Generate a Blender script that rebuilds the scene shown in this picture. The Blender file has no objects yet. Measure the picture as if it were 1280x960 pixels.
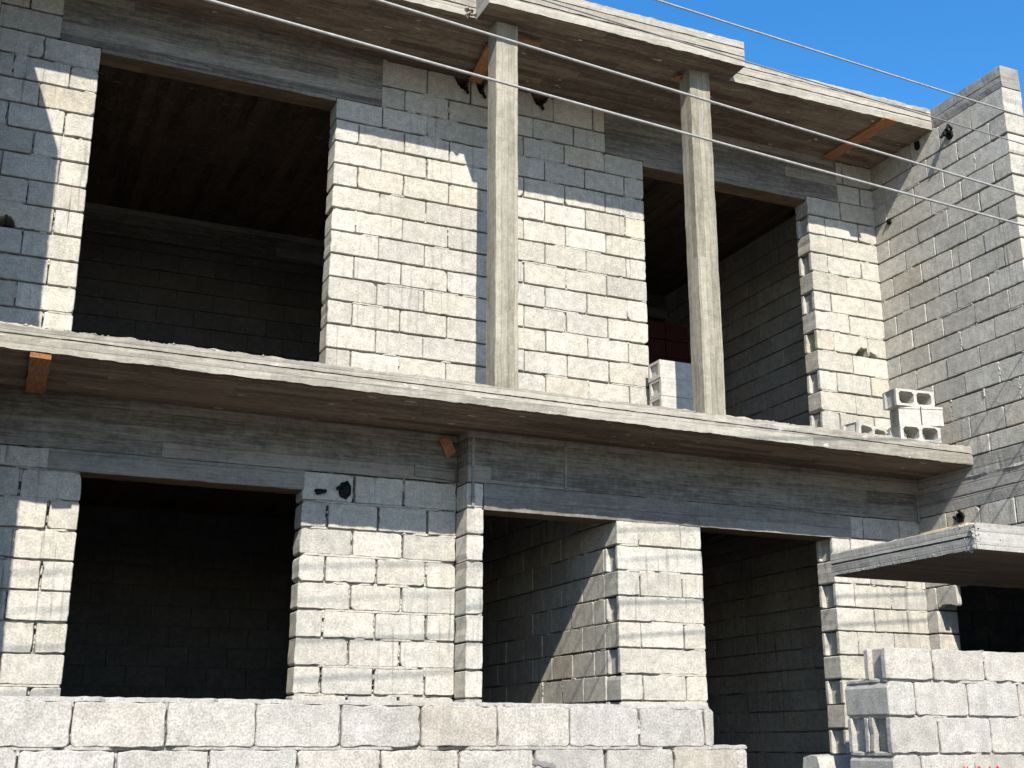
import bpy, math, random
from mathutils import Vector, noise

ZO = 1.6                      # heights below are measured from the eye; the street lies 1.6 m under it
random.seed(11)
scene = bpy.context.scene
COL = scene.collection
R = random.random
def ru(a, b): return a + (b - a) * random.random()
def nz(x, y=0.0, z=0.0): return noise.noise(Vector((x, y, z)))

# ------------------------------------------------------------------ materials
def new_mat(name):
    m = bpy.data.materials.new(name); m.use_nodes = True
    nt = m.node_tree; nt.nodes.clear()
    out = nt.nodes.new('ShaderNodeOutputMaterial')
    b = nt.nodes.new('ShaderNodeBsdfPrincipled')
    nt.links.new(b.outputs[0], out.inputs[0])
    b.inputs['Roughness'].default_value = 0.95
    b.inputs['Specular IOR Level'].default_value = 0.15
    return m, nt, b

class G:
    """small node-graph helper"""
    def __init__(s, nt): s.nt = nt
    def n(s, t, **kw):
        k = s.nt.nodes.new(t)
        for a, v in kw.items(): setattr(k, a, v)
        return k
    def put(s, sock, v):
        if hasattr(v, 'is_output') or hasattr(v, 'links'): s.nt.links.new(v, sock)
        else: sock.default_value = v
    def math(s, op, a, b=0.0, c=None, clamp=False):
        k = s.n('ShaderNodeMath', operation=op, use_clamp=clamp)
        s.put(k.inputs[0], a); s.put(k.inputs[1], b)
        if c is not None: s.put(k.inputs[2], c)
        return k.outputs[0]
    def rng(s, v, a, b, c, d):
        k = s.n('ShaderNodeMapRange'); s.put(k.inputs[0], v)
        for i, x in enumerate((a, b, c, d)): k.inputs[i + 1].default_value = x
        return k.outputs[0]
    def pos(s): return s.n('ShaderNodeTexCoord').outputs['Object']
    def scale(s, v, sc):
        k = s.n('ShaderNodeMapping'); s.nt.links.new(v, k.inputs[0]); k.inputs['Scale'].default_value = sc
        return k.outputs[0]
    def noise(s, v, sc, det=3.0, rough=0.6):
        k = s.n('ShaderNodeTexNoise'); s.nt.links.new(v, k.inputs['Vector'])
        k.inputs['Scale'].default_value = sc; k.inputs['Detail'].default_value = det; k.inputs['Roughness'].default_value = rough
        return k.outputs['Fac']
    def mix(s, f, a, b, mode='MIX'):
        k = s.n('ShaderNodeMix', data_type='RGBA', blend_type=mode)
        s.put(k.inputs[0], f); s.put(k.inputs[6], a); s.put(k.inputs[7], b)
        return k.outputs[2]
    def grey(s, v):
        k = s.n('ShaderNodeCombineColor')
        for i in range(3): s.put(k.inputs[i], v)
        return k.outputs[0]
    def bump(s, bsdf, h, strength, dist):
        k = s.n('ShaderNodeBump'); k.inputs['Strength'].default_value = strength; k.inputs['Distance'].default_value = dist
        s.nt.links.new(h, k.inputs['Height']); s.nt.links.new(k.outputs[0], bsdf.inputs['Normal'])

def block_mat(name, base, speck=1.0, stain=0.8, fs=62.0):
    m, nt, b = new_mat(name); g = G(nt); p = g.pos()
    at = g.n('ShaderNodeAttribute', attribute_name='tint').outputs['Color']
    c = g.mix(1.0, base + (1,), at, 'MULTIPLY')
    fine = g.noise(p, fs, 4.0, 0.72)
    med = g.noise(p, 14.0, 4.0, 0.6)
    big = g.noise(p, 1.7, 3.0, 0.55)
    c = g.mix(1.0, c, g.grey(g.rng(fine, 0.3, 0.7, 1 - 0.34 * speck, 1 + 0.22 * speck)), 'MULTIPLY')
    c = g.mix(1.0, c, g.grey(g.rng(med, 0.3, 0.7, 0.80, 1.14)), 'MULTIPLY')
    c = g.mix(1.0, c, g.grey(g.rng(big, 0.3, 0.7, 0.88, 1.08)), 'MULTIPLY')
    pit = g.noise(p, 120.0, 2.0, 0.5)
    c = g.mix(g.rng(pit, 0.64, 0.72, 0.0, 0.55 * speck), c, (0.13, 0.125, 0.12, 1))
    # run-off streaks, thin and vertical
    st = g.noise(g.scale(p, (26, 26, 1.3)), 1.0, 3.0, 0.6)
    patch = g.noise(p, 0.9, 2.0, 0.5)
    f = g.math('MULTIPLY', g.rng(st, 0.56, 0.70, 0.0, stain), g.rng(patch, 0.45, 0.62, 0.0, 1.0))
    c = g.mix(f, c, (0.12, 0.117, 0.113, 1))
    # ochre laitance patches
    oc = g.noise(p, 3.1, 4.0, 0.6)
    c = g.mix(g.rng(oc, 0.62, 0.76, 0.0, 0.3), c, (0.32, 0.28, 0.21, 1))
    nt.links.new(c, b.inputs['Base Color'])
    h = g.math('ADD', g.math('MULTIPLY', fine, 0.6), g.math('MULTIPLY', med, 0.6))
    g.bump(b, h, 0.55, 0.007)
    return m

def board_mat(name, light, dark, under=None, width=0.105, vertical=False, ydir=False, spots=0.0, contrast=1.0):
    """concrete cast against rough timber boards"""
    m, nt, b = new_mat(name); g = G(nt); p = g.pos()
    sx = g.n('ShaderNodeSeparateXYZ'); nt.links.new(p, sx.inputs[0])
    X, Y, Z = sx.outputs
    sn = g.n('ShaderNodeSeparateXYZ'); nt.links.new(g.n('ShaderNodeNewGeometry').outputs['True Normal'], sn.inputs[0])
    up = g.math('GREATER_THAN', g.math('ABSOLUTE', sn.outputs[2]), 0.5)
    if ydir:
        along = Y; across = X
    elif vertical:
        along = Z; across = g.math('ADD', X, Y)
    else:
        mz = g.n('ShaderNodeMix', data_type='FLOAT'); nt.links.new(up, mz.inputs[0]); nt.links.new(Z, mz.inputs[2]); nt.links.new(Y, mz.inputs[3])
        across = mz.outputs[0]
        ma = g.n('ShaderNodeMix', data_type='FLOAT'); nt.links.new(up, ma.inputs[0]); nt.links.new(g.math('ADD', X, Y), ma.inputs[2]); nt.links.new(X, ma.inputs[3])
        along = ma.outputs[0]
    wob = g.math('MULTIPLY', g.math('SUBTRACT', g.noise(p, 0.8, 2.0), 0.5), 0.035)
    a2 = g.math('ADD', across, wob)
    cell = g.math('DIVIDE', a2, width)
    idx = g.math('FLOOR', cell); fr = g.math('FRACT', cell)
    def comb(x, y, z):
        k = g.n('ShaderNodeCombineXYZ'); g.put(k.inputs[0], x); g.put(k.inputs[1], y); g.put(k.inputs[2], z); return k.outputs[0]
    seg = g.math('FLOOR', g.math('ADD', g.math('DIVIDE', along, 2.3), g.math('MULTIPLY', idx, 0.37)))
    wn = g.n('ShaderNodeTexWhiteNoise', noise_dimensions='3D'); nt.links.new(comb(idx, seg, 0.0), wn.inputs['Vector'])
    bv = wn.outputs['Value']
    grain = g.noise(comb(g.math('MULTIPLY', along, 4.5), g.math('MULTIPLY', across, 62.0), g.math('MULTIPLY', idx, 3.7)), 1.0, 4.0, 0.65)
    broad = g.noise(comb(g.math('MULTIPLY', along, 0.9), g.math('MULTIPLY', across, 9.0), 0.0), 1.0, 3.0, 0.6)
    fine = g.noise(p, 85.0, 4.0, 0.7)
    blot = g.noise(p, 2.3, 4.0, 0.6)
    mot = g.noise(p, 19.0, 4.0, 0.65)
    t = g.math('ADD', g.math('MULTIPLY', g.math('SUBTRACT', grain, 0.5), 1.45 * contrast), g.math('MULTIPLY', g.math('SUBTRACT', bv, 0.5), 0.55 * contrast))
    t = g.math('ADD', t, g.math('MULTIPLY', g.math('SUBTRACT', broad, 0.5), 0.8 * contrast))
    t = g.math('ADD', t, g.math('MULTIPLY', g.math('SUBTRACT', blot, 0.5), 0.9))
    t = g.math('ADD', t, g.math('MULTIPLY', g.math('SUBTRACT', mot, 0.5), 1.15))
    t = g.math('ADD', t, 0.5, clamp=True)
    c = g.mix(t, dark + (1,), light + (1,))
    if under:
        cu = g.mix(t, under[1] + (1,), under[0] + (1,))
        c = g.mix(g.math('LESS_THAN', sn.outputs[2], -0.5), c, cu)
    c = g.mix(1.0, c, g.grey(g.rng(fine, 0.3, 0.7, 0.86, 1.12)), 'MULTIPLY')
    seam = g.math('MINIMUM', fr, g.math('SUBTRACT', 1.0, fr))
    sf = g.math('MULTIPLY', g.rng(seam, 0.015, 0.055, 0.6, 0.0), g.rng(g.noise(p, 1.9, 2.0), 0.35, 0.6, 0.15, 1.0))
    c = g.mix(sf, c, (0.07, 0.062, 0.055, 1))
    if spots:
        sp = g.noise(g.scale(p, (7, 17, 17)), 1.0, 2.0, 0.5)
        c = g.mix(g.rng(sp, 0.70, 0.725, 0.0, spots), c, (0.4, 0.385, 0.355, 1))
    pit = g.noise(p, 60.0, 2.0, 0.5)
    c = g.mix(g.rng(pit, 0.66, 0.74, 0.0, 0.5), c, (0.08, 0.075, 0.07, 1))
    nt.links.new(c, b.inputs['Base Color'])
    h = g.math('ADD', g.math('MULTIPLY', grain, 0.7), g.math('MULTIPLY', g.rng(seam, 0.0, 0.06, 0.0, 1.0), 0.35))
    h = g.math('ADD', h, g.math('MULTIPLY', fine, 0.5))
    g.bump(b, h, 0.6, 0.008)
    return m

def plain_mat(name, col, rough=0.8, var=0.25, sc=20.0, stretch=(1, 1, 1), spec=0.2):
    m, nt, b = new_mat(name); g = G(nt); p = g.scale(g.pos(), stretch)
    n1 = g.noise(p, sc, 4.0, 0.65)
    c = g.mix(1.0, col + (1,), g.grey(g.rng(n1, 0.3, 0.7, 1 - var, 1 + var)), 'MULTIPLY')
    nt.links.new(c, b.inputs['Base Color']); b.inputs['Roughness'].default_value = rough
    b.inputs['Specular IOR Level'].default_value = spec
    g.bump(b, n1, 0.3, 0.004)
    return m

M = {}
M['block'] = block_mat('concrete_block', (0.388, 0.370, 0.329))
M['block_front'] = block_mat('pale_pumice_block', (0.338, 0.320, 0.292), speck=1.2, stain=0.3, fs=90.0)
M['block_shaded'] = block_mat('shaded_block', (0.10, 0.099, 0.098), speck=0.7)  # darkened copy of the wall block; the rooms' shade is put into its colour
M['loose'] = block_mat('loose_block', (0.41, 0.397, 0.36), speck=0.8, stain=0.0)
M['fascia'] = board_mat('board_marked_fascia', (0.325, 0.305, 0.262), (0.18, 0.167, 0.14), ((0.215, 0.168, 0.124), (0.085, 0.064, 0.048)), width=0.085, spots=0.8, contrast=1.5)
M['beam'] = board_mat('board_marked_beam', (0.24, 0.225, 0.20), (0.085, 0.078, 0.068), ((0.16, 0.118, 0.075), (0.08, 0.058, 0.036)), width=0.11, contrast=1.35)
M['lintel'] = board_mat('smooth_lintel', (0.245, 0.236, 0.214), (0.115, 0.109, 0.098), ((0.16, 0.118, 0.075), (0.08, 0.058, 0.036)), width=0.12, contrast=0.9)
M['party_band'] = board_mat('board_marked_band', (0.29, 0.28, 0.258), (0.165, 0.155, 0.14), width=0.12)
M['column'] = board_mat('board_marked_column', (0.31, 0.287, 0.23), (0.15, 0.137, 0.104), width=0.055, vertical=True)
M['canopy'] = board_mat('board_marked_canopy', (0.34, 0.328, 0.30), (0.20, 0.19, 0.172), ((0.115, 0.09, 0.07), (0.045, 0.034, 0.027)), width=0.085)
M['floor'] = plain_mat('darkened_floor', (0.09, 0.085, 0.08), 0.95)  # toned dark so sunlit floors throw little light into the rooms
M['ceiling'] = board_mat('boarded_ceiling', (0.12, 0.083, 0.058), (0.03, 0.022, 0.017), width=0.1, ydir=True, spots=0.22)  # brown boards, with indoor shade put into both colours
M['rust_wood'] = plain_mat('orange_formwork_wood', (0.27, 0.125, 0.055), 0.8, 0.45, 9.0, (8, 1, 8))
M['pale_wood'] = plain_mat('pale_wood', (0.62, 0.44, 0.22), 0.8, 0.2, 9.0, (8, 1, 8))
M['brown_wood'] = plain_mat('weathered_wood', (0.22, 0.11, 0.06), 0.85, 0.3, 12.0)
M['black_plastic'] = plain_mat('black_plastic', (0.006, 0.006, 0.007), 0.6, 0.2, spec=0.12)
M['cable'] = plain_mat('aged_aluminium_cable', (0.27, 0.265, 0.25), 0.55, 0.25, 30.0, spec=0.4)
M['cable_dark'] = plain_mat('dull_cable', (0.17, 0.17, 0.17), 0.6, 0.15, 30.0)
M['red_paint'] = plain_mat('red_spray_paint', (0.55, 0.03, 0.04), 0.7, 0.2)
M['dark_paint'] = plain_mat('grey_smear', (0.16, 0.15, 0.15), 0.9, 0.3, 60.0)
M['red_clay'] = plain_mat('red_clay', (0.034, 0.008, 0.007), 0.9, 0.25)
M['ground'] = plain_mat('dusty_street', (0.18, 0.16, 0.135), 0.95, 0.2, 1.5)
M['yard'] = plain_mat('yard_soil', (0.20, 0.18, 0.15), 0.95, 0.25, 4.0)

# ------------------------------------------------------------------ mesh building
class MB:
    def __init__(s): s.v = []; s.f = []; s.c = []
    def add(s, pts, faces, tint=(1, 1, 1)):
        o = len(s.v); s.v.extend(pts); s.c.extend([tint] * len(pts))
        s.f.extend([tuple(i + o for i in f) for f in faces])
    def box(s, x0, x1, y0, y1, z0, z1, tint=(1, 1, 1)):
        p = [Vector((x, y, z)) for z in (z0, z1) for y in (y0, y1) for x in (x0, x1)]
        s.add(p, [(0, 2, 3, 1), (4, 5, 7, 6), (0, 1, 5, 4), (2, 6, 7, 3), (0, 4, 6, 2), (1, 3, 7, 5)], tint)
    def build(s, name, mat, parent=None, loc=None, smooth=False, local=False):
        """local: the points are already relative to the object; otherwise they are eye-relative scene points"""
        base = Vector(loc) if loc is not None else (parent.location.copy() if parent else Vector((0, 0, 0)))
        me = bpy.data.meshes.new(name)
        if local: pts = [tuple(p) for p in s.v]
        else: pts = [(p[0] - base.x, p[1] - base.y, p[2] + ZO - base.z) for p in s.v]
        me.from_pydata(pts, [], s.f)
        ca = me.color_attributes.new('tint', 'FLOAT_COLOR', 'POINT')
        flat = []
        for c in s.c: flat.extend((c[0], c[1], c[2], 1.0))
        ca.data.foreach_set('color', flat)
        me.materials.append(mat); me.update()
        o = bpy.data.objects.new(name, me); COL.objects.link(o)
        if parent: o.parent = parent
        if loc is not None and not parent: o.location = base
        return o

def tag(o, label=None, cat=None, group=None, kind=None):
    if label: o['label'] = label
    if cat: o['category'] = cat
    if group: o['group'] = group
    if kind: o['kind'] = kind
    return o
def empty(name, loc):
    o = bpy.data.objects.new(name, None); o.location = loc; o.empty_display_size = 0.2; COL.objects.link(o); return o

def block_tint(warm=0.5):
    k = random.choice((ru(0.95, 1.05), ru(0.95, 1.05), ru(0.88, 0.96), ru(1.02, 1.10)))
    w = ru(-0.010, 0.014)
    if R() < 0.06: w += ru(0.02, 0.045)
    return (k * (1 + w), k, k * (1 - 1.6 * w))

def outline(u0, u1, v0, v1, detail, bites=(), rough=1.0):
    """a worn rectangular block face, counter-clockwise from the lower left"""
    if detail == 0: return [(u0, v0), (u1, v0), (u1, v1), (u0, v1)]
    rs = []
    for _ in range(4):
        r = ru(0.004, 0.013) * rough
        if R() < 0.10 * rough: r = ru(0.018, 0.04)
        rs.append(min(r, (u1 - u0) * 0.3, (v1 - v0) * 0.3))
    j = 0.0019 * rough
    pts = []
    def edge(a, b, horizontal, fixed, sgn):
        L = abs(b - a); n = max(2, int(L / 0.042))
        dense = None
        for bt in bites:
            if horizontal and abs(bt[2] - fixed) < 0.05 and bt[1] > min(a, b) and bt[0] < max(a, b) and bt[4] == sgn: dense = bt
        if dense: n = max(n, int(L / 0.014))
        for i in range(n + 1):
            t = a + (b - a) * i / n; d = ru(-j, j)
            if R() < 0.07 * rough: d -= ru(0.002, 0.008)
            if dense and dense[0] < t < dense[1]:
                q = (t - dense[0]) / (dense[1] - dense[0])
                e = dense[5] if len(dense) > 5 else 0.45
                prof = (q / e) if q < e else ((1 - q) / (1 - e))
                d -= dense[3] * (max(prof, 0) ** 0.55) * ru(0.82, 1.05)
            pts.append((t, fixed + sgn * d) if horizontal else (fixed + sgn * d, t))
    r = rs
    def corner(cu, cv, su, sv, q):
        if q > 0.008: pts.append((cu + su * q * ru(0.55, 0.8), cv + sv * q * ru(0.55, 0.8)))
    edge(u0 + r[0], u1 - r[1], True, v0, -1)
    corner(u1 - r[1], v0 + r[1], 1, -1, r[1])
    edge(v0 + r[1], v1 - r[2], False, u1, 1)
    corner(u1 - r[2], v1 - r[2], 1, 1, r[2])
    edge(u1 - r[2], u0 + r[3], True, v1, 1)
    corner(u0 + r[3], v1 - r[3], -1, 1, r[3])
    edge(v1 - r[3], v0 + r[0], False, u0, -1)
    corner(u0 + r[0], v0 + r[0], -1, -1, r[0])
    return pts

def block(mb, O, U, V, N, u0, u1, v0, v1, depth, detail=1, bites=(), tint=None, rough=1.0, n0=0.0):
    ol = outline(u0, u1, v0, v1, detail, bites, rough)
    k = len(ol); t = tint or block_tint()
    off = n0 + (ru(-0.0035, 0.0035) if detail else ru(-0.002, 0.002))
    tilt = ru(-0.008, 0.008) if detail else 0.0
    cu, cv = (u0 + u1) / 2, (v0 + v1) / 2
    def P(u, v, n): return O + U * u + V * v + N * (n + tilt * (u - cu))
    pts = []; faces = []
    if detail:
        e = 0.0045
        A = []
        for (u, v) in ol:
            du, dv = cu - u, cv - v
            A.append(P(u + (e if du > 0 else -e), v + (e if dv > 0 else -e), off))
        B = [P(u, v, off - 0.006) for u, v in ol]
        Cc = [O + U * u + V * v - N * depth for u, v in ol]
        pts = A + B + Cc
        faces.append(tuple(range(k)))
        for i in range(k):
            q = (i + 1) % k
            faces.append((i, k + i, k + q, q)); faces.append((k + i, 2 * k + i, 2 * k + q, k + q))
        faces.append(tuple(range(3 * k - 1, 2 * k - 1, -1)))
    else:
        pts = [P(u, v, off) for u, v in ol] + [O + U * u + V * v - N * depth for u, v in ol]
        faces = [(0, 1, 2, 3), (7, 6, 5, 4)] + [(i, 4 + i, 4 + (i + 1) % 4, (i + 1) % 4) for i in range(4)]
    mb.add(pts, faces, t)

def grooved(mb, O, U, V, N, u0, u1, v0, v1, depth, side, **kw):
    """block whose open end (side -1: low u, +1: high u) has a frog: two shells with a recess between"""
    t = block_tint(); g = ru(0.03, 0.045)
    sh = 0.036
    block(mb, O, U, V, N, u0, u1, v0, v1, sh, tint=t, **kw)
    a, b = (u0 + g, u1) if side < 0 else (u0, u1 - g)
    block(mb, O - N * (sh - 0.004), U, V, N, a, b, v0 + 0.003, v1 - 0.003, depth - 2 * sh + 0.008, tint=t, detail=0)
    block(mb, O - N * (depth - sh), U, V, N, u0, u1, v0, v1, sh, tint=t, detail=1)

def ribbon(mb, O, U, V, N, along, a, b, c, half, recess, flush, skips=(), tint=None, void=0.0):
    """mortar in one joint: a lumpy strip set back between the blocks"""
    n = max(2, int((b - a) / (0.03 if along == 'u' else 0.014))); rows = []
    state = recess; t = tint or (0.98 * ru(0.9, 1.05),) * 3
    for i in range(n + 1):
        s = a + (b - a) * i / n
        if R() < (0.18 if along == 'u' else 0.10): state = (ru(-0.008, 0.004) if R() < flush else -ru(0.022, 0.040))
        d = state if state > -0.012 else recess * ru(0.8, 1.2)
        d += ru(-0.003, 0.003) if along == 'u' else ru(-0.006, 0.004)
        if void and R() < void: d = -0.085
        w = c + ru(-0.002, 0.002)
        row = []
        for q, dd in ((-half - 0.004, -0.02), (-half * 0.55, 0.0), (half * 0.55, 0.0), (half + 0.004, -0.02)):
            uv = (s, w + q) if along == 'u' else (w + q, s)
            row.append(O + U * uv[0] + V * uv[1] + N * (d + dd))
        rows.append((s, row))
    pts = [p for _, r_ in rows for p in r_]; faces = []
    for i in range(n):
        m = (rows[i][0] + rows[i + 1][0]) / 2
        if any(k0 < m < k1 for k0, k1 in skips): continue
        for q in range(3):
            x = i * 4 + q
            faces.append((x, x + 4, x + 5, x + 1) if along == 'u' else (x, x + 1, x + 5, x + 4))
    mb.add(pts, faces, t)

BED, HEAD = 0.0135, 0.0085
def wall(mb, O, U, N, L, z0, z1, anchor, pitch=0.203, holes=(), depth=0.2, detail=1, jambs=(), bites=(), groove=(),
         length=0.41, phase=0.0, flush=0.22, rough=1.0, gap=BED, hgap=HEAD, recess=-0.032, void=0.0, shift=0, span=None):
    """coursed block wall.  O: foot corner at eye height 0; holes: (u0,u1,z0,z1); jambs: u of free ends; groove: {u: parity}"""
    V = Vector((0, 0, 1)); groove = dict(groove)
    k0 = math.floor((z0 - anchor) / pitch)
    zs = []
    k = k0
    while anchor + k * pitch < z1 - 1e-4:
        a, b = max(z0, anchor + k * pitch), min(z1, anchor + (k + 1) * pitch)
        if z1 - b < 0.07: b = z1; k += 1000
        cuts = [a, b]
        for h in holes:
            for zz in (h[2], h[3]):
                if a + 0.045 < zz < b - 0.045: cuts.append(zz)
        cuts = sorted(set(cuts))
        for i in range(len(cuts) - 1):
            if cuts[i + 1] - cuts[i] > 0.012: zs.append((cuts[i], cuts[i + 1], k))
        k += 1
        if k > 900: break
    for (a, b, k) in zs:
        mid = (a + b) / 2
        iv = [span or (0.0, L)]
        for h in holes:
            if h[2] < mid < h[3]:
                nw = []
                for (p, q) in iv:
                    if h[1] <= p or h[0] >= q: nw.append((p, q)); continue
                    if h[0] > p + 0.01: nw.append((p, h[0]))
                    if h[1] < q - 0.01: nw.append((h[1], q))
                iv = nw
        par = (k + shift) % 2
        for (p, q) in iv:
            jl = any(abs(p - j) < 0.02 for j in jambs); jr = any(abs(q - j) < 0.02 for j in jambs)
            cuts = [p, q]
            half = length / 2
            def from_left(end):
                x = p + (length if par else half)
                while x < end - 0.06: cuts.append(x); x += length
            def from_right(end):
                x = q - (length if par else half)
                while x > end + 0.06: cuts.append(x); x -= length
            if jl and jr:
                m = p + (q - p) * 0.42
                from_left(m); from_right(m + 0.05)
            elif jr: from_right(p)
            elif jl: from_left(q)
            else:
                x = math.floor((p - phase) / length) * length + phase + (half if par else 0)
                while x < q - 0.05:
                    if x > p + 0.05: cuts.append(x)
                    x += length
            cuts = sorted(cuts)
            out = [cuts[0]]
            for c in cuts[1:]:
                if c - out[-1] < 0.055 and c != cuts[-1]: continue
                out.append(c)
            if len(out) > 2 and out[-1] - out[-2] < 0.045: out.pop(-2)
            for i in range(len(out) - 1):
                u0, u1 = out[i], out[i + 1]
                x0 = u0 + (0 if i == 0 else (hgap / 2 + (ru(-0.003, 0.003) if detail else 0)))
                x1 = u1 - (0 if i == len(out) - 2 else (hgap / 2 + (ru(-0.003, 0.003) if detail else 0)))
                dz = ru(-0.002, 0.002) if detail else 0
                y0, y1 = a + gap / 2 + dz, b - gap / 2 + dz
                if y1 - y0 < 0.012: continue
                side = 0
                if i == 0 and jl:
                    for gu, gp in groove.items():
                        if abs(gu - p) < 0.02 and k % 2 == gp: side = -1
                if i == len(out) - 2 and jr:
                    for gu, gp in groove.items():
                        if abs(gu - q) < 0.02 and k % 2 == gp: side = 1
                if side: grooved(mb, O, U, V, N, x0, x1, y0, y1, depth, side, rough=rough)
                else: block(mb, O, U, V, N, x0, x1, y0, y1, depth, detail, bites, rough=rough)
                if i > 0:
                    sk = [(bt[0], bt[1]) for bt in bites]
                    if not any(s0 < u0 < s1 and abs(bt[2] - mid) < 0.2 for bt in bites for s0, s1 in [(bt[0], bt[1])]):
                        if detail: ribbon(mb, O, U, V, N, 'v', a, b, u0, 0.010, recess, flush * 0.8, void=void)
                        else: mb.add([O + U * (u0 - .01) + V * a - N * .02, O + U * (u0 + .01) + V * a - N * .02, O + U * (u0 + .01) + V * b - N * .02, O + U * (u0 - .01) + V * b - N * .02], [(0, 1, 2, 3)])
            sk = [(bt[0], bt[1]) for bt in bites if abs(bt[2] - b) < 0.06]
            e0, e1 = (p + (0.012 if jl else 0)), (q - (0.012 if jr else 0))
            if detail: ribbon(mb, O, U, V, N, 'u', e0, e1, b, 0.011, recess, flush, sk)
            else: mb.add([O + U * e0 + V * (b - .012) - N * .02, O + U * e1 + V * (b - .012) - N * .02, O + U * e1 + V * (b + .012) - N * .02, O + U * e0 + V * (b + .012) - N * .02], [(0, 1, 2, 3)])

def rough_bar(mb, prof, xs, amp=0.004, axis='x', lift=None, tint=(1, 1, 1), caps=True, freq=9.0, sc=None):
    """closed profile [(a,b)] swept along xs; a,b are (y,z) for axis x, (x,y) for axis z, (x,z) for axis y"""
    seed = ru(0, 100); n = len(prof); pts = []
    for x in xs:
        for i, (a, b) in enumerate(prof):
            am = amp if sc is None else amp * sc[i]
            da = am * 1.6 * nz(x * freq, i * 3.3 + seed, 0.0) + am * 0.9 * nz(x * freq * 4, i * 2.1 + seed, 7.0)
            db = am * 1.6 * nz(x * freq, i * 3.3 + seed, 31.0) + am * 0.9 * nz(x * freq * 4, i * 2.1 + seed, 17.0)
            l = lift(x) if lift else 0.0
            if axis == 'x': pts.append(Vector((x, a + da, b + db + l)))
            elif axis == 'z': pts.append(Vector((a + da, b + db, x)))
            else: pts.append(Vector((a + da, x, b + db + l)))
    f = []
    for s in range(len(xs) - 1):
        for i in range(n):
            q = (i + 1) % n
            f.append((s * n + i, (s + 1) * n + i, (s + 1) * n + q, s * n + q))
    if caps:
        f.append(tuple(range(n))); f.append(tuple(range(len(xs) * n - 1, (len(xs) - 1) * n - 1, -1)))
    mb.add(pts, f, tint)
def fr(a, b, step):
    n = max(1, int(round((b - a) / step))); return [a + (b - a) * i / n for i in range(n + 1)]

X_, Y_, Z_ = Vector((1, 0, 0)), Vector((0, 1, 0)), Vector((0, 0, 1))
XL, XR, WF, WR, BACK = -0.24, 8.123, 9.2, 8.96, 13.4     # party walls, upper front wall, lower right front wall, rear wall

# ------------------------------------------------------------------ the house
house = tag(empty('unfinished_house', (4.0, 9.2, 0.0)), 'unfinished two storey house of bare grey blocks with open window holes and a balcony slab', 'house')

# upper front wall
mb = MB(); O = Vector((XL, WF, 0))
def ux(x): return x - XL
for sp in ((0.0, ux(0.515)), (ux(2.435), ux(5.405)), (ux(7.285), ux(XR))):
    mb = MB()
    wall(mb, O, X_, -Y_, XR - XL, 2.50, 5.735, 5.078, 0.203, holes=[(ux(0.21), ux(2.83), 5.275, 5.9), (ux(5.01), ux(7.67), 5.275, 5.9)],
         jambs=[ux(0.515), ux(2.435), ux(5.405), ux(7.285)], groove={ux(7.285): 1}, span=sp,
         bites=[(ux(3.50), ux(3.665), 5.735, 0.15, 1, 0.72), (ux(3.70), ux(3.80), 5.735, 0.15, 1, 0.5), (ux(4.25), ux(4.43), 5.735, 0.13, 1, 0.45),
                (ux(7.75), ux(8.01), 3.657, 0.085, -1, 0.25), (ux(-0.12), ux(0.05), 3.657, 0.10, -1, 0.6)], flush=0.24, shift=1, void=0.06)
    mb.build('front_wall', M['block'], house)
# upper lintels
for (x0, x1, zb) in ((0.21, 2.83, 5.24), (5.01, 7.67, 5.225)):
    mb = MB(); rough_bar(mb, [(WF - 0.004, 5.273), (WF + 0.2, 5.273), (WF + 0.2, 5.80), (WF - 0.004, 5.80)], fr(x0, x1, 0.06), 0.003)
    e0, e1 = (0.52, 2.43) if x0 < 1 else (5.41, 7.28)
    rough_bar(mb, [(WF + 0.001, zb), (WF + 0.197, zb), (WF + 0.197, 5.285), (WF + 0.001, 5.285)], fr(e0, e1, 0.06), 0.003)
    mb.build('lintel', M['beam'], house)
# lower left front wall
mb = MB()
bl = [(ux(2.50), ux(2.70), 2.03, 0.21, 1, 0.7), (ux(2.36), ux(2.52), 2.03, 0.13, 1, 0.5)]
wall(mb, O, X_, -Y_, ux(0.69), -0.75, 2.03, 1.447, 0.2137, jambs=[ux(0.69)], flush=0.55, rough=1.2, gap=0.014, hgap=0.016, void=0.2)
mb.build('front_wall', M['block'], house); mb = MB()
O2 = Vector((0.69, WF, 0))
wall(mb, Vector((2.30, WF, 0)), X_, -Y_, 3.567 - 2.30, -0.75, 2.03, 1.592, 0.207, jambs=[0.0], flush=0.6, rough=1.25, gap=0.015, hgap=0.018, void=0.2)
mb.build('front_wall', M['block'], house); mb = MB()
wall(mb, O2, X_, -Y_, 1.61, -0.75, 0.14, 0.12, 0.207, flush=0.4)
mb.build('front_wall', M['block'], house)
mb = MB(); rough_bar(mb, [(WF - 0.006, 1.875), (WF + 0.2, 1.875), (WF + 0.2, 2.028), (WF - 0.006, 2.028)], fr(0.45, 2.31, 0.06), 0.003)
mb.build('lintel', M['lintel'], house)
mb = MB(); rough_bar(mb, [(WF - 0.012, 2.03), (WF + 0.2, 2.03), (WF + 0.2, 2.5), (WF - 0.012, 2.5)], fr(XL, 3.566, 0.06), 0.003)
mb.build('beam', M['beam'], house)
# small board patch cast on the beam
mb = MB(); rough_bar(mb, [(WF - 0.028, 2.06), (WF - 0.005, 2.06), (WF - 0.005, 2.155), (WF - 0.028, 2.15)], fr(3.20, 3.54, 0.05), 0.004, lift=lambda x: -0.06 * (x - 3.2))
mb.build('mortar_patch', M['lintel'], house)
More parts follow.
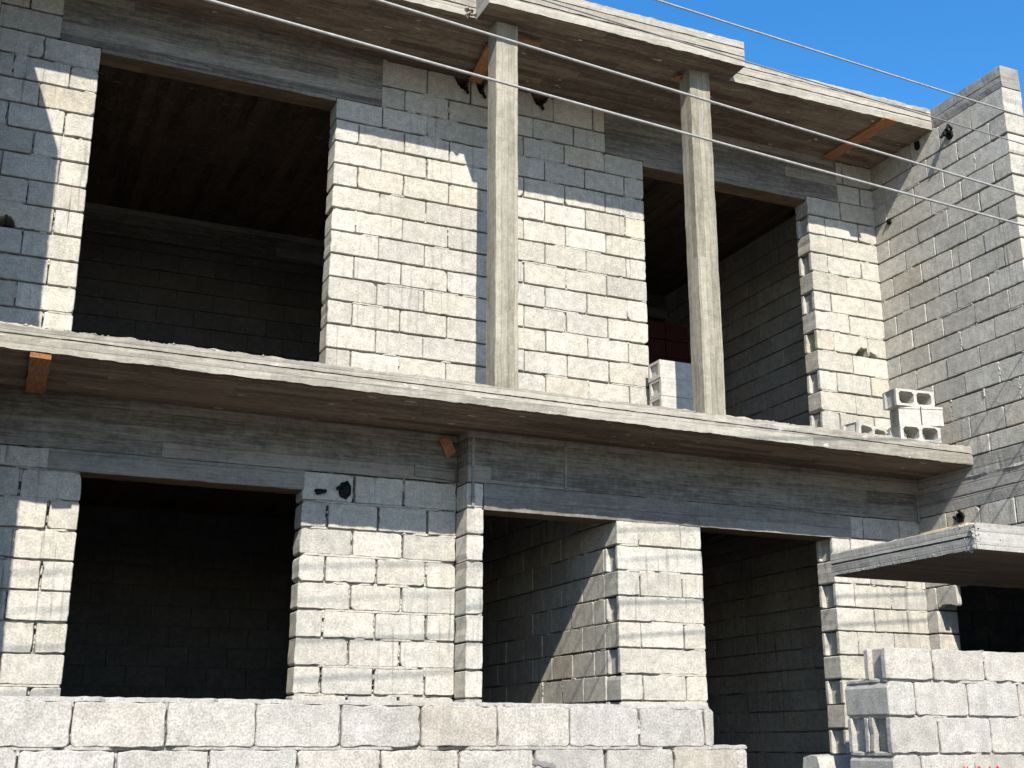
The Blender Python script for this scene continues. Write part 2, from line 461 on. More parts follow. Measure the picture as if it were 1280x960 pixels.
# lower right front wall, set forward
mb = MB(); O = Vector((3.567, WR, 0))
def rx(x): return x - 3.567
for sp in ((0.0, rx(3.708)), (rx(4.905), rx(5.72)), (rx(7.10), rx(XR))):
    mb = MB()
    wall(mb, O, X_, -Y_, XR - 3.567, -0.75, 2.0, 1.585, 0.2088, holes=[(rx(3.708), rx(7.32), 1.785, 2.1)], span=sp,
         jambs=[rx(3.567), rx(3.708), rx(4.905), rx(5.72), rx(7.10)], groove={rx(4.905): 1, rx(7.10): 0}, depth=0.236, flush=0.5, rough=1.0, gap=0.0125, void=0.05)
    mb.build('front_wall', M['block'], house)
mb = MB(); rough_bar(mb, [(WR - 0.004, 1.785), (WR + 0.23, 1.785), (WR + 0.23, 1.998), (WR - 0.004, 1.998)], fr(3.71, 7.32, 0.06), 0.003)
mb.build('lintel', M['lintel'], house)
mb = MB(); rough_bar(mb, [(WR - 0.008, 2.0), (WR + 0.23, 2.0), (WR + 0.23, 2.5), (WR - 0.008, 2.5)], fr(3.567, XR, 0.06), 0.003)
mb.build('beam', M['beam'], house)
for x in (3.60, 4.42):
    mb = MB(); rough_bar(mb, [(x, WR - 0.016), (x + 0.022, WR - 0.016), (x + 0.022, WR), (x, WR)], fr(1.99 if x > 4 else 1.80, 2.42, 0.05), 0.003, axis='z')
    mb.build('concrete_fin', M['lintel'], house)
mb = MB(); rough_bar(mb, [(XR - 0.03, WR - 0.028), (XR - 0.006, WR - 0.028), (XR - 0.006, WR), (XR - 0.03, WR)], fr(1.98, 2.40, 0.04), 0.005, axis='z')
mb.build('concrete_fin', M['lintel'], house)

# balcony slab, which runs on indoors as the upper floor
def sag(x): return -0.0066 * x
mb = MB()
zb, zt = 2.442, 2.612
prof = [(8.215, zb), (8.213, zb + 0.06), (8.215, zb + 0.096), (8.224, zb + 0.101), (8.212, zb + 0.106), (8.214, zt - 0.012), (8.235, zt + 0.004), (8.33, zt), (8.7, zt - 0.01), (13.7, zt - 0.01), (13.7, zb + 0.06), (13.7, zb), (9.0, zb), (8.6, zb)]
rough_bar(mb, prof, fr(XL, XR + 0.004, 0.03), 0.0042, lift=sag, sc=[1, .6, .6, .6, .6, 1.4, 2.2, 2.2, 1, .2, .2, .2, .3, .5])
# spilt concrete along the front top edge
for _ in range(150):
    x = ru(XL, XR) if R() < 0.5 else ru(XL, 1.8); r = ru(0.006, 0.02); y = 8.225 + ru(0, 0.05); z = zt + sag(x)
    pts = [Vector((x + math.cos(t) * r * ru(.7, 1.5), y + math.sin(t) * r, z - 0.004)) for t in (0, 1.26, 2.5, 3.77, 5.0)] + [Vector((x, y, z + r * ru(0.4, 0.9)))]
    mb.add(pts, [(i, (i + 1) % 5, 5) for i in range(5)])
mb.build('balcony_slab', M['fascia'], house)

# roof slab: two set back ends and a middle bay that steps forward
def fascia(y, zb, zt, back):
    return [(y, zb), (y - 0.002, zb + 0.055), (y + 0.001, zb + 0.086), (y + 0.010, zb + 0.091), (y - 0.003, zb + 0.096), (y - 0.001, zb + 0.165), (y + 0.006, zb + 0.170), (y - 0.002, zb + 0.175), (y, zt - 0.008), (y + 0.015, zt), (back, zt), (back, zb), (y + 0.35, zb)]
scl = [1, .6, .6, .6, .6, .6, .6, .6, 1.3, 1.6, .2, .2, .4]
mb = MB()
rough_bar(mb, fascia(8.28, 5.735, 5.962, 13.7), fr(XL, XR, 0.035), 0.004, sc=scl, lift=lambda x: 0.012 * max(0, 3.3 - x) / 3.5)
mid = [p for p in fascia(8.0, 5.716, 5.966, 8.286)][:-1]
rough_bar(mb, mid, fr(3.33, 5.768, 0.035), 0.004, sc=scl)
# a lump of spilt concrete at the left step
for _ in range(16):
    x, y, z, r = ru(3.24, 3.34), ru(8.26, 8.30), ru(5.735, 5.80), ru(0.012, 0.03)
    pts = [Vector((x + a * r * ru(.7, 1.2), y + b * r * ru(.7, 1.2), z + c * r * ru(.7, 1.2))) for a, b, c in ((1, 0, 0), (-1, 0, 0), (0, 1, 0), (0, -1, 0), (0, 0, 1), (0, 0, -1))]
    mb.add(pts, [(0, 2, 4), (2, 1, 4), (1, 3, 4), (3, 0, 4), (2, 0, 5), (1, 2, 5), (3, 1, 5), (0, 3, 5)])
mb.build('roof_slab', M['fascia'], house)

# columns
for (x0, x1) in ((3.49, 3.685), (5.34, 5.545)):
    mb = MB(); y0, y1 = 8.228, 8.40; ch = 0.006
    prof = [(x0 + ch, y0), ((x0 + x1) / 2 - .03, y0 - .002), (x1 - .06, y0 + .001), (x1 - ch, y0), (x1, y0 + ch), (x1, y1), (x0, y1), (x0, y1 - 0.06), (x0 + .002, y0 + ch)]
    rough_bar(mb, prof, fr(2.55, 5.74, 0.03), 0.0028, axis='z', freq=4.0)
    mb.build('column', M['column'], house)

# party wall on the right: block faces, a cast band at floor level and a cast cap
mb = MB(); O = Vector((XR, BACK, 0)); L = BACK - 7.38
def py(y): return BACK - y
wall(mb, O, -Y_, -X_, L, 2.47, 5.745, 5.281, 0.2035, jambs=[L], depth=0.227, flush=0.16, gap=0.014, hgap=0.006, rough=0.9)
wall(mb, O, -Y_, -X_, L, -1.6, 2.03, 1.585, 0.2088, holes=[(py(8.83), py(7.55), -0.4, 1.376)], jambs=[L, py(8.83)], depth=0.227, flush=0.2, gap=0.013)
block(mb, O, -Y_, Z_, -X_, py(8.825), py(8.575), 1.185, 1.37, 0.05, bites=[(py(8.80), py(8.6), 1.185, 0.03, -1, 0.3)], rough=2.0)
mb.build('party_wall', M['block'], house)
mb = MB()
rough_bar(mb, [(XR + 0.004, 5.745), (XR - 0.003, 5.80), (XR - 0.002, 5.842), (XR + 0.006, 5.848), (XR - 0.003, 5.854), (XR, 5.95), (XR + 0.012, 5.957), (XR + 0.22, 5.957), (XR + 0.225, 5.745)], fr(7.378, BACK, 0.04), 0.004, axis='y')
mb.build('wall_cap', M['party_band'], house)
mb = MB()
rough_bar(mb, [(XR + 0.002, 2.03), (XR - 0.004, 2.10), (XR - 0.004, 2.134), (XR + 0.008, 2.142), (XR - 0.006, 2.150), (XR - 0.005, 2.27), (XR - 0.012, 2.29), (XR + 0.004, 2.305), (XR + 0.003, 2.46), (XR + 0.01, 2.47), (XR + 0.22, 2.47), (XR + 0.22, 2.03)], fr(7.378, BACK, 0.03), 0.0028, axis='y', freq=5.0, sc=[1, .5, .5, .6, .5, .6, 2.6, 2.6, .6, .8, .2, .2])
mb.build('cast_band', M['party_band'], house)
# party wall on the left, mirror image
mb = MB(); O = Vector((XL, 7.38, 0))
wall(mb, O, Y_, X_, BACK - 7.38, -1.6, 5.82, 5.078, 0.203, jambs=[0.0], depth=0.2)
mb.build('party_wall', M['block'], house)

# indoors: partitions, rear wall, floor
mb = MB()
wall(mb, Vector((4.905, BACK, 0)), -Y_, -X_, BACK - 9.205, -0.6, 2.42, 1.585, 0.2088, depth=0.19, flush=0.35, gap=0.012, phase=0.1)
mb.build('partition_wall', M['block'], house)
mb = MB()
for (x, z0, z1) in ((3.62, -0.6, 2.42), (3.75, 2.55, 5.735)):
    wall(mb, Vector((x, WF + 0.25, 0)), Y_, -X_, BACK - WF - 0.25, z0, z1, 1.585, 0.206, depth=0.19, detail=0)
mb.build('partition_wall', M['block_shaded'], house)
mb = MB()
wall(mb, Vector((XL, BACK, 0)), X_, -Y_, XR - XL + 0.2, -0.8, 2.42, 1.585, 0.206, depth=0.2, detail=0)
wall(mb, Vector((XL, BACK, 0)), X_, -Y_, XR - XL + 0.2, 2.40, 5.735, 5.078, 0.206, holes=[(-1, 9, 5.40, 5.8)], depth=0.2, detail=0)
mb.build('rear_wall', M['block_shaded'], house)
mb = MB(); rough_bar(mb, [(BACK - 0.06, 5.40), (BACK + 0.2, 5.40), (BACK + 0.2, 5.8), (BACK - 0.06, 5.8)], fr(XL, XR + 0.2, 0.4), 0.002)
mb.build('rear_beam', M['beam'], house)
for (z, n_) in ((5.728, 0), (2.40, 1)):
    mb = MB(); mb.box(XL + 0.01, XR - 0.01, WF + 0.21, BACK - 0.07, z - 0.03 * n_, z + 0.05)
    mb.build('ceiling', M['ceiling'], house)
mb = MB(); mb.box(XL + 0.01, XR - 0.01, WF + 0.21, BACK - 0.02, 2.45, 2.618)  # unseen layer added over the slab to cut bounced sunlight
mb.build('darkened_floor', M['floor'], house)
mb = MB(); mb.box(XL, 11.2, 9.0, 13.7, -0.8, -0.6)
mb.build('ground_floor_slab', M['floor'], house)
# dark room beyond the gap in the right party wall
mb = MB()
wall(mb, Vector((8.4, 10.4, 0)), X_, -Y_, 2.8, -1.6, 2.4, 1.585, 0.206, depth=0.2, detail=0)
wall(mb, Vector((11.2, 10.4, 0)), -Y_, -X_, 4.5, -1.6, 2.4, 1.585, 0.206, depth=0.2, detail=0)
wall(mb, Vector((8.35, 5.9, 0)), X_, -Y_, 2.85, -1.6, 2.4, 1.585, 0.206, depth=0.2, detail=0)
mb.build('side_room_wall', M['block_shaded'], house)
mb = MB(); mb.box(8.353, 11.4, 5.7, 10.6, 2.4, 2.6)
mb.build('side_room_roof', M['beam'], house)
# wall under the outer end of the canopy, in line with the party wall
mb = MB()
wall(mb, Vector((8.0, 7.376, 0)), -Y_, -X_, 1.47, -1.6, 1.17, 1.0, 0.206, jambs=[1.47], depth=0.35)
mb.build('side_wall', M['block'], house)
# canopy slab over the gate
mb = MB()
yl = fr(5.9, 7.35, 0.02)
prof = [(5.8, 1.178), (5.795, 1.25), (5.806, 1.258), (5.794, 1.266), (5.80, 1.335), (5.815, 1.345), (6.3, 1.345), (9.0, 1.345), (9.0, 1.178), (6.3, 1.175)]
rough_bar(mb, prof, yl, 0.0035, axis='y', freq=10.0, sc=[.7, .2, .2, .2, .5, 1.0, .6, .3, .3, .5])
def lump(mb, c, r, tint=(1, 1, 1)):
    rot = Vector((ru(-1, 1), ru(-1, 1), ru(-1, 1))).normalized(); q = rot.rotation_difference(Z_)
    pts = [c + q @ Vector((x * r * ru(.6, 1.3), y * r * ru(.6, 1.3), z * r * ru(.6, 1.3))) for x, y, z in ((1, 0, 0), (-1, 0, 0), (0, 1, 0), (0, -1, 0), (0, 0, 1), (0, 0, -1))]
    mb.add(pts, [(0, 2, 4), (2, 1, 4), (1, 3, 4), (3, 0, 4), (2, 0, 5), (1, 2, 5), (3, 1, 5), (0, 3, 5)], tint)
for _ in range(230):                       # broken, honeycombed near corner
    t_ = R() ** 1.7
    if R() < 0.5: c = Vector((5.800 + 0.019, 5.912 + 0.16 * t_, ru(1.185, 1.335)))
    else: c = Vector((5.80 + 0.30 * t_, 5.905 + 0.016, ru(1.20, 1.325) if t_ < .4 else ru(1.20, 1.24)))
    lump(mb, c, ru(0.018, 0.027))
for _ in range(60):                        # ragged lower arris
    lump(mb, Vector((5.810, ru(6.0, 7.3), 1.190)), ru(0.010, 0.017))
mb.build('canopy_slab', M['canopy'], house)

# black plastic conduit boxes and stubs let into the walls
def tube(mb, pts, r, n=8, ridge=0.0):
    rings = []
    for i, p in enumerate(pts):
        d = (pts[min(i + 1, len(pts) - 1)] - pts[max(i - 1, 0)]).normalized()
        a = d.cross(Vector((0.13, 0.31, 0.94))).normalized(); b = d.cross(a)
        rr = r * (1 + (ridge if i % 2 else 0))
        rings.append([p + a * math.cos(2 * math.pi * k / n) * rr + b * math.sin(2 * math.pi * k / n) * rr for k in range(n)])
    o = [q for ring in rings for q in ring]; f = []
    for i in range(len(pts) - 1):
        for k in range(n): f.append((i * n + k, i * n + (k + 1) % n, (i + 1) * n + (k + 1) % n, (i + 1) * n + k))
    f.append(tuple(range(n - 1, -1, -1))); f.append(tuple(range((len(pts) - 1) * n, len(pts) * n)))
    mb.add(o, f)
def conduit(c, U, N, w, h, stubs, label):
    """open box w x h, 60 mm deep, with corrugated stubs given as lists of points relative to c"""
    mb = MB(); V = Z_; k = 14; pts = []
    rr = [ru(0.85, 1.12) for _ in range(k)]
    for n, sc in ((-0.055, 1.0), (0.004, 1.0), (0.013, 0.9), (0.016, 0.72), (0.009, 0.66)):
        for i in range(k):
            an = 2 * math.pi * i / k; q = (abs(math.cos(an)) ** 3 + abs(math.sin(an)) ** 3) ** (-1 / 3)
            pts.append(c + U * (w / 2 * math.cos(an) * q * rr[i] * sc) + V * (h / 2 * math.sin(an) * q * rr[i] * sc) + N * n)
    f = [(r * k + i, r * k + (i + 1) % k, (r + 1) * k + (i + 1) % k, (r + 1) * k + i) for r in range(4) for i in range(k)]
    f += [tuple(range(k - 1, -1, -1)), tuple(range(4 * k, 5 * k))]
    mb.add(pts, f)
    o = mb.build('conduit_box', M['black_plastic'], house); o['label'] = label
    for s in stubs:
        mb = MB(); P = [c + U * a + V * b + N * n for a, b, n in s]
        fine = []
        for i in range(len(P) - 1):
            k = max(2, int((P[i + 1] - P[i]).length / 0.006))
            fine += [P[i].lerp(P[i + 1], q / k) for q in range(k)]
        fine.append(P[-1]); tube(mb, fine, 0.013, 8, 0.12)
        q = mb.build('conduit_stub', M['black_plastic'], house)
        q.parent = o
conduit(Vector((2.635, WF - 0.006, 1.90)), X_, -Y_, 0.095, 0.135, [[(-0.02, 0.01, 0.0), (-0.045, 0.02, 0.03), (-0.075, -0.005, 0.03)], [(0.0, 0.04, 0), (0.01, 0.06, 0.025)]], 'black conduit box with a loose stub beside the lower left window')
conduit(Vector((2.44, WF - 0.004, 1.875)), X_, -Y_, 0.10, 0.035, [[(-0.04, -0.02, 0.015), (0.0, -0.012, 0.025), (0.04, 0.004, 0.02)]], 'flat black conduit stub at the head of the lower left window')
conduit(Vector((XR, 8.06, 5.575)), -Y_, -X_, 0.085, 0.10, [[(-0.03, 0.0, 0.0), (-0.025, 0.03, 0.05), (-0.03, -0.03, 0.085)], [(0.01, 0.02, 0.0), (0.01, 0.04, 0.06), (0.03, -0.04, 0.10)], [(0.03, 0.05, 0.0), (0.035, 0.08, 0.05), (0.04, 0.02, 0.075)]], 'black conduit ends sticking out high on the right party wall')
conduit(Vector((XR, 8.50, 5.67)), -Y_, -X_, 0.07, 0.09, [[(0, 0, 0), (0.01, 0.02, 0.04)]], 'black conduit box under the roof slab on the right party wall')
conduit(Vector((XR, 8.43, 1.955)), -Y_, -X_, 0.10, 0.09, [[(-0.03, -0.01, 0), (-0.03, 0.0, 0.05), (0.02, -0.03, 0.06)], [(0.02, 0.02, 0), (0.03, 0.05, 0.045)]], 'black conduit box low on the right party wall above the canopy')
conduit(Vector((XR, 8.985, 5.05)), -Y_, -X_, 0.06, 0.07, [[(0, 0, 0), (0.0, 0.01, 0.03)]], 'small black conduit box in the inner corner of the right party wall')
for (x, z) in ((3.60, 5.62), (3.765, 5.61), (4.34, 5.62)):
    conduit(Vector((x, WF + 0.02, z)), X_, -Y_, 0.11, 0.10, [[(-0.01, 0, 0), (-0.01, 0.02, 0.04), (0.02, -0.05, 0.05)]], 'black conduit box in a broken hole under the roof slab')

# ------------------------------------------------------------------ boundary wall and gate pier
FY = 6.0
mb = MB()
for wgt in (0,):
    wall(mb, Vector((-5.66, FY, 0)), X_, -Y_, 3.86 + 5.66, -0.02, 0.19, -0.02, 0.21, jambs=[], phase=0.506 + 5.66 - 15 * 0.412, length=0.412, depth=0.2, flush=0.35, gap=0.012, hgap=0.009, rough=1.6, shift=0)
    wall(mb, Vector((-5.66, FY, 0)), X_, -Y_, 4.07 + 5.66, -1.6, -0.02, -0.02, 0.205, phase=0.506 + 5.66 - 15 * 0.412, length=0.412, depth=0.2, flush=0.65, gap=0.016, hgap=0.010, rough=1.6)
bw = mb.build('boundary_wall', M['block_front'], None, loc=(-1.0, 6.1, 0.0))
tag(bw, 'long low street wall of large pale blocks left of the gateway', 'wall')
def smear(name, pts, r, mat, par):
    mb = MB(); fine = []
    for i in range(len(pts) - 1):
        fine += [pts[i].lerp(pts[i + 1], q / 6) for q in range(6)]
    fine.append(pts[-1]); n = len(fine); o = []
    for i, p in enumerate(fine):
        d = (fine[min(i + 1, n - 1)] - fine[max(i - 1, 0)]).normalized(); s = d.cross(Y_).normalized()
        w = r * ru(0.6, 1.25) * (0.5 if i in (0, n - 1) else 1)
        o += [p + s * w, p - s * w]
    mb.add(o, [(2 * i, 2 * i + 1, 2 * i + 3, 2 * i + 2) for i in range(n - 1)])
    return mb.build(name, mat, par)
smear('dark_smear', [Vector((2.76, FY - 0.008, -0.085)), Vector((2.83, FY - 0.008, -0.10)), Vector((2.89, FY - 0.008, -0.11))], 0.014, M['dark_paint'], bw)

mb = MB(); z = 0.561; OP = Vector((5.08, FY, 0)); c = 0
while z > -1.6:
    h = (0.196, 0.207, 0.216)[c] if c < 3 else 0.206
    a, b = z - h, z
    y0, y1 = a + 0.006, b - 0.006
    if c % 2 == 0:
        for lay in ((0, 1) if c else (0,)):
            grooved(mb, OP + Y_ * (0.197 * lay), X_, Z_, -Y_, 0, 0.355, y0, y1, 0.19, -1, rough=1.3)
        nxt = 0.36
        if c: block(mb, OP + Y_ * 0.197, X_, Z_, -Y_, 0.365, 0.77, y0, y1, 0.19)
    else:
        block(mb, OP, X_, Z_, -Y_, 0, 0.20, y0, y1, 0.39, rough=1.8)
        block(mb, OP + Y_ * 0.197, X_, Z_, -Y_, 0.21, 0.61, y0, y1, 0.19)
        nxt = 0.205
    x = nxt
    while x < 4.2:
        block(mb, OP, X_, Z_, -Y_, x + 0.005, x + 0.405, y0, y1, 0.19, rough=1.4)
        ribbon(mb, OP, X_, Z_, -Y_, 'v', a, b, x, 0.010, -0.024, 0.35)
        x += 0.41
    ribbon(mb, OP, X_, Z_, -Y_, 'u', 0.012, 4.4, a, 0.012, -0.024, 0.5)
    ribbon(mb, OP, -Y_, Z_, -X_, 'u', -0.38, -0.01, a, 0.012, -0.012, 0.6)
    z -= h; c += 1
gw = mb.build('boundary_wall', M['block_front'], None, loc=(5.3, 6.1, 0.0))
tag(gw, 'taller pale block wall with a toothed grooved pier end right of the gateway', 'wall')
for k, (x, dx) in enumerate(((5.60, 0.02), (5.63, -0.02), (5.715, -0.03), (5.72, 0.03), (5.80, 0.02), (5.86, -0.02), (5.865, 0.02))):
    smear('red_paint_stroke', [Vector((x, FY - 0.008, -0.128)), Vector((x + dx, FY - 0.008, -0.20)), Vector((x + dx * 0.4, FY - 0.008, -0.28))], 0.008, M['red_paint'], gw)

# ------------------------------------------------------------------ loose blocks
def hollow_mesh(w, d, h, slit=False):
    """block lying on its side: two chamfered cores run through the depth (y)"""
    mb = MB(); t = 0.03; e = 0.022
    zs = [0, 0.021, h - 0.021, h]; xs = [0, t, w / 2 - t * 0.5, w / 2 + t * 0.5, w - t, w]
    def face(y, flip):
        for i in range(5):
            for j in range(3):
                x0, x1, z0, z1 = xs[i], xs[i + 1], zs[j], zs[j + 1]
                hole = j == 1 and i in (1, 3)
                def q(*p):
                    pts = [Vector((a, y, b)) for a, b in p]
                    f = tuple(range(len(pts)))
                    mb.add(pts, [f[::-1] if flip else f])
                if not hole: q((x0, z0), (x1, z0), (x1, z1), (x0, z1))
                else:
                    q((x0, z0), (x0 + e, z0), (x0, z0 + e)); q((x1 - e, z0), (x1, z0), (x1, z0 + e))
                    q((x1, z1 - e), (x1, z1), (x1 - e, z1)); q((x0 + e, z1), (x0, z1), (x0, z1 - e))
    face(0, False); face(d, True)
    for i in (1, 3):
        x0, x1, z0, z1 = xs[i], xs[i + 1], zs[1], zs[2]
        oct_ = [(x0 + e, z0), (x1 - e, z0), (x1, z0 + e), (x1, z1 - e), (x1 - e, z1), (x0 + e, z1), (x0, z1 - e), (x0, z0 + e)]
        pts = [Vector((a, 0, b)) for a, b in oct_] + [Vector((a, d, b)) for a, b in oct_]
        mb.add(pts, [(k, k + 8, (k + 1) % 8 + 8, (k + 1) % 8) for k in range(8)])
    g = 0.012
    for (x, s) in ((0, 1), (w, -1)):      # ends with a shallow full-height groove
        ys = [0, 0.03, 0.05, d - 0.05, d - 0.03, d]; dx = [0, 0, g, g, 0, 0]
        for k in range(5):
            p = [Vector((x + s * dx[k], ys[k], 0)), Vector((x + s * dx[k], ys[k], h)), Vector((x + s * dx[k + 1], ys[k + 1], h)), Vector((x + s * dx[k + 1], ys[k + 1], 0))]
            mb.add(p, [(0, 1, 2, 3) if s > 0 else (3, 2, 1, 0)])
        for zz in (0, h):
            mb.add([Vector((x, 0.03, zz)), Vector((x + s * g, 0.05, zz)), Vector((x + s * g, d - 0.05, zz)), Vector((x, d - 0.03, zz))], [(0, 1, 2, 3)])
    for zz in (0, h):
        f = [Vector((0, 0, zz)), Vector((w, 0, zz)), Vector((w, 0.03, zz)), Vector((w - g, 0.05, zz)), Vector((w - g, d - 0.05, zz)), Vector((w, d - 0.03, zz)), Vector((w, d, zz)),
             Vector((0, d, zz)), Vector((0, d - 0.03, zz)), Vector((g, d - 0.05, zz)), Vector((g, 0.05, zz)), Vector((0, 0.03, zz))]
        mb.add(f, [tuple(range(12)) if zz else tuple(range(11, -1, -1))])
    for v in mb.v:
        v += Vector((0.0025 * nz(v.x * 31, v.y * 31, v.z * 31 + 3), 0.0025 * nz(v.x * 31, v.y * 31 + 9, v.z * 31), 0.0025 * nz(v.x * 31 + 5, v.y * 31, v.z * 31)))
        v.x -= w / 2
    return mb
def upright_mesh(w, d, h):
    """block standing cores-up with a slit down the middle of its face and a recessed end"""
    mb = MB()
    for (a, b) in ((-w / 2, -0.006), (0.006, w / 2)):
        mb.box(a, b, 0, 0.04, 0, h - 0.02); mb.box(a, b, -0.006, 0.04, h - 0.02, h)
    mb.box(-0.006, 0.006, 0.022, 0.04, 0, h)
    mb.box(-w / 2, w / 2, d - 0.035, d, 0, h)
    for x in (-w / 2 + 0.025, -0.016, w / 2 - 0.055): mb.box(x, x + 0.03, 0.04, d - 0.035, 0, h)
    return mb
def slotted_mesh(w, d, h):
    """block lying flat; the end facing left has a long slot"""
    mb = MB(); r = 0.022
    mb.box(r, w, 0, d, 0, h)
    mb.box(0, r, 0, 0.03, 0, h); mb.box(0, r, d - 0.03, d, 0, h)
    mb.box(0, r, 0.03, d - 0.03, 0, 0.03); mb.box(0, r, 0.03, d - 0.03, h - 0.022, h)
    return mb
GB = 'loose hollow blocks stacked at the right end of the balcony'
def floor_z(x): return 2.606 - 0.0066 * x + ZO
hb = hollow_mesh(0.40, 0.20, 0.153).build('hollow_block', M['loose'], None, loc=(7.585, 8.245, floor_z(7.6) + 0.002), local=True)
hb.rotation_euler = (0, 0, math.radians(-9)); tag(hb, 'bottom hollow block of the stack at the right end of the balcony', 'concrete block', GB)
um = upright_mesh(0.41, 0.19, 0.172).build('hollow_block', M['loose'], None, loc=(7.612, 8.25, floor_z(7.6) + 0.154), local=True)
um.rotation_euler = (0, 0, math.radians(-17)); tag(um, 'split-faced block in the middle of the balcony stack, slit down its face', 'concrete block', GB)
h2 = hb.copy(); COL.objects.link(h2); h2.location = (7.575, 8.262, floor_z(7.6) + 0.328); h2.rotation_euler = (0, 0, math.radians(-5))
tag(h2, 'top hollow block of the balcony stack with both cores showing', 'concrete block', GB)
h3 = hb.copy(); COL.objects.link(h3); h3.location = (7.25, 8.47, floor_z(7.2) + 0.012); h3.rotation_euler = (0.0, math.radians(3), math.radians(12))
tag(h3, 'single hollow block lying askew on the slab left of the balcony stack', 'concrete block', GB)
GS = 'blocks stacked flat behind the right balcony column'
sm = slotted_mesh(0.41, 0.20, 0.160)
names = ('lowest', 'second from bottom', 'second from top', 'topmost')
s0 = None
for k in range(4):
    lo = (5.335 + ru(-0.004, 0.004), 8.895 + ru(-0.004, 0.004), floor_z(5.5) + 0.002 + 0.1635 * k)
    if s0 is None: s0 = sm.build('slotted_block', M['loose'], None, loc=lo, local=True); o = s0
    else: o = s0.copy(); COL.objects.link(o); o.location = lo
    tag(o, '%s flat block of the white stack behind the right balcony column' % names[k], 'concrete block', GS)
# reddish stack standing in the dark behind it
mb = MB()
for k in range(10):
    for i in range(3): mb.box(-0.45 + 0.31 * i + ru(-.01, .01), -0.15 + 0.31 * i, ru(-.01, .01), 0.2, 0.20 * k, 0.20 * k + 0.192, (ru(.85, 1.1),) * 3)
rs = mb.build('clay_block_stack', M['red_clay'], None, loc=(6.75, 11.4, floor_z(6.7) + 0.01), local=True)
tag(rs, 'dim reddish block stack in the dark room behind the white stacked blocks', 'block stack')
# block standing in the gateway's shade
mb = MB(); rough_bar(mb, [(0, 0), (0.18, 0), (0.19, 0.10), (0.17, 0.185), (0.10, 0.20), (0.03, 0.19), (0, 0.10)], fr(0, 0.30, 0.03), 0.005)
gb = mb.build('loose_block', M['block'], None, loc=(5.03, 6.62, -0.265 + ZO), local=True)
tag(gb, 'shaded block on a heap just inside the gateway beside the pier', 'concrete block')
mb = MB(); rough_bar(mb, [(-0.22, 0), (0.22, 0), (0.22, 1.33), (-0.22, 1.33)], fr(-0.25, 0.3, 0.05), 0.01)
hp = mb.build('rubble_pile', M['block_shaded'], None, loc=(5.13, 6.72, 0.0), local=True)
tag(hp, 'block heap in shade inside the gateway, carrying a loose block', 'rubble')

# ------------------------------------------------------------------ formwork boards left behind
def board(name, a, b, w, t, mat, label, bend=0.0, roll=0.0):
    """board from a to b (eye-relative), width w, thickness t"""
    a, b = Vector(a), Vector(b); d = (b - a); L = d.length; d.normalize()
    s = d.cross(Z_); s = s.normalized() if s.length > 0.05 else X_.copy()
    n = s.cross(d).normalized()
    s, n = s * math.cos(roll) + n * math.sin(roll), n * math.cos(roll) - s * math.sin(roll)
    mb = MB(); c = (a + b) / 2; k = 10
    pts = []
    for i in range(k + 1):
        q = i / k; p = a + d * L * q - c + n * bend * math.sin(q * math.pi)
        for (e, f_) in ((-w / 2, -t / 2), (w / 2, -t / 2), (w / 2, t / 2), (-w / 2, t / 2)):
            j = ru(-0.004, 0.004)
            ex = ru(-0.02, 0.02) if i in (0, k) else 0
            pts.append(p + s * (e + j) + n * f_ + d * ex)
    f = [(i * 4 + q, (i + 1) * 4 + q, (i + 1) * 4 + (q + 1) % 4, i * 4 + (q + 1) % 4) for i in range(k) for q in range(4)]
    f += [(0, 1, 2, 3), (k * 4 + 3, k * 4 + 2, k * 4 + 1, k * 4)]
    mb.add(pts, f)
    o = mb.build(name, mat, None, loc=(c.x, c.y, c.z + ZO), local=True)
    return tag(o, label, 'board')
board('formwork_board', (7.585, 8.255, 5.722), (7.545, 9.17, 5.722), 0.14, 0.022, M['rust_wood'], 'long orange board stuck under the roof slab near the right party wall')
board('formwork_board', (0.29, 8.222, 2.415), (0.31, 9.12, 2.415), 0.13, 0.030, M['rust_wood'], 'short orange board stuck under the balcony slab at its left end')
board('formwork_board', (3.60, 8.56, 5.695), (3.68, 9.18, 5.70), 0.11, 0.026, M['rust_wood'], 'orange board under the roof slab just behind the left balcony column')
board('formwork_board', (3.70, 8.36, 5.688), (3.95, 8.38, 5.688), 0.05, 0.018, M['brown_wood'], 'reddish wood strip under the roof slab right of the left column head')
board('formwork_board', (5.27, 8.38, 5.688), (5.335, 8.36, 5.688), 0.05, 0.022, M['rust_wood'], 'reddish wood scrap under the roof slab beside the right column head')
board('formwork_board', (3.43, 9.13, 2.385), (3.50, 9.15, 2.25), 0.085, 0.014, M['brown_wood'], 'brown wood scrap hanging where the lower beams step beneath the balcony', roll=0.9)
board('formwork_board', (5.905, 6.48, 1.358), (5.885, 6.02, 1.358), 0.06, 0.018, M['pale_wood'], 'pale yellow lath lying on top of the gate canopy')

# ------------------------------------------------------------------ overhead cables
def cable(z, dz, r, mat, label):
    mb = MB(); pts = []
    for i in range(61):
        x = -26 + i * 1.0
        pts.append(Vector((x, 5.377 + 0.084 * x, z + dz * (x - 4) + 0.0012 * (x - 4) ** 2)))
    tube(mb, pts, r, 8)
    o = mb.build('overhead_cable', mat, None, loc=(4.0, 5.7, z + ZO))
    for p in o.data.polygons: p.use_smooth = True
    tag(o, label, 'cable', 'overhead cables crossing in front of the house')
cable(4.366, 0.015, 0.0065, M['cable'], 'highest overhead cable, running across the open blue sky')
cable(4.125, 0.018, 0.0048, M['cable_dark'], 'thin dull cable crossing along the roof edge, second from the top')
cable(3.766, -0.004, 0.0078, M['cable'], 'pale cable passing in front of the column heads, third from the top')
cable(3.502, 0.004, 0.0080, M['cable'], 'lowest pale overhead cable, crossing both columns and the right party wall')

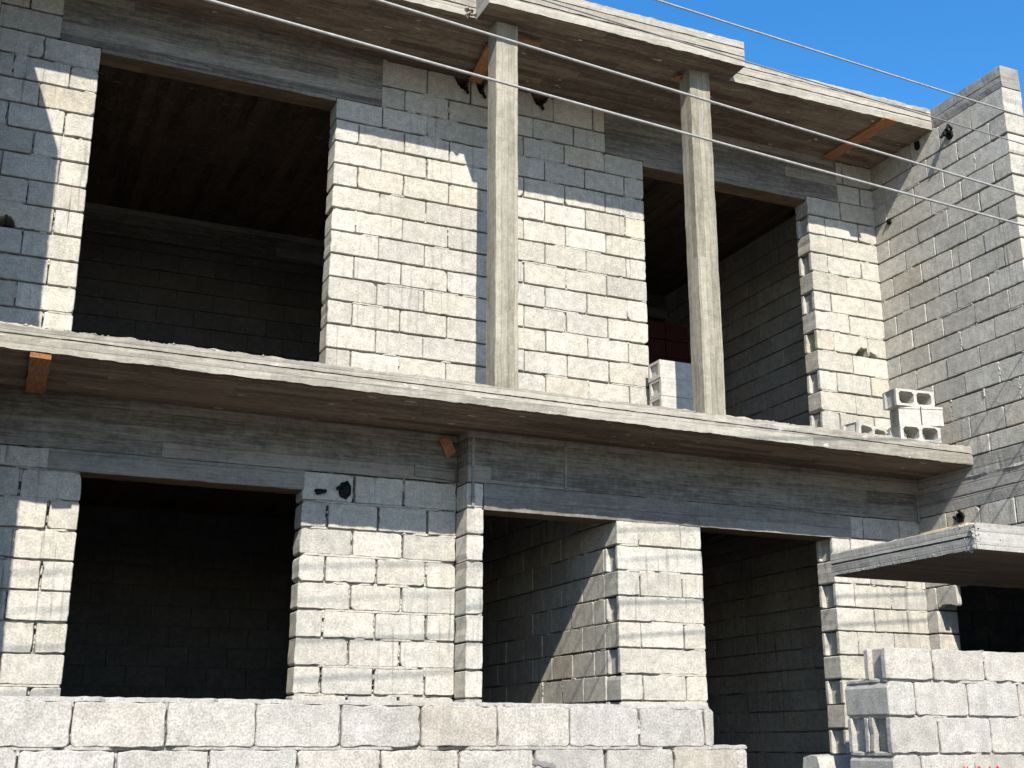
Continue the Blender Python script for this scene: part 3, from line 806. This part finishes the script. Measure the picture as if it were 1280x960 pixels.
# ------------------------------------------------------------------ ground
mb = MB(); n = 40; S = 300.0
mb.add([Vector((-S, -S, -1.6)), Vector((S, -S, -1.6)), Vector((S, S, -1.6)), Vector((-S, S, -1.6))], [(0, 1, 2, 3)])
tag(mb.build('ground', M['ground']), kind='structure')
mb = MB(); mb.box(-5.6, 8.0, 6.45, 8.99, -1.4, -0.95)
tag(mb.build('yard', M['yard']), kind='structure')

# ------------------------------------------------------------------ light
SUN = Vector((0.292, 1.0, -0.82))
sl = bpy.data.lights.new('sun', 'SUN'); sl.energy = 4.6; sl.angle = math.radians(0.53); sl.color = (1.0, 0.94, 0.83)
so = bpy.data.objects.new('sun', sl); COL.objects.link(so); so.location = (-5, -18, 20)
so.rotation_euler = SUN.to_track_quat('-Z', 'Y').to_euler()
w = bpy.data.worlds.new('World'); scene.world = w; w.use_nodes = True
nt = w.node_tree; nt.nodes.clear()
sky = nt.nodes.new('ShaderNodeTexSky'); sky.sky_type = 'NISHITA'; sky.sun_disc = False
sky.sun_elevation = math.atan2(0.82, math.hypot(0.292, 1.0)); sky.sun_rotation = math.atan2(-0.292, -1.0)
sky.air_density = 1.0; sky.dust_density = 0.4; sky.ozone_density = 3.0
bg = nt.nodes.new('ShaderNodeBackground'); bg.inputs[1].default_value = 0.126
wo = nt.nodes.new('ShaderNodeOutputWorld')
hs = nt.nodes.new('ShaderNodeHueSaturation'); hs.inputs['Saturation'].default_value = 1.325
nt.links.new(sky.outputs[0], hs.inputs['Color']); nt.links.new(hs.outputs[0], bg.inputs[0]); nt.links.new(bg.outputs[0], wo.inputs[0])

# ------------------------------------------------------------------ camera
cd = bpy.data.cameras.new('camera'); cd.sensor_fit = 'HORIZONTAL'; cd.sensor_width = 36.0; cd.lens = 1545.0 / 1280.0 * 36.0
cd.clip_start = 0.05; cd.clip_end = 2000
co = bpy.data.objects.new('camera', cd); COL.objects.link(co); co.location = (0, 0, ZO)
yaw, pit = math.radians(23.8077), math.radians(16.2388)
F = Vector((math.sin(yaw) * math.cos(pit), math.cos(yaw) * math.cos(pit), math.sin(pit)))
co.rotation_euler = F.to_track_quat('-Z', 'Y').to_euler()
scene.camera = co

scene.view_settings.view_transform = 'Standard'; scene.view_settings.look = 'None'
scene.view_settings.exposure = 1.0; scene.view_settings.gamma = 1.0
scene.render.engine = 'CYCLES'
scene.cycles.max_bounces = 6; scene.cycles.diffuse_bounces = 3
scene.cycles.sample_clamp_indirect = 6.0
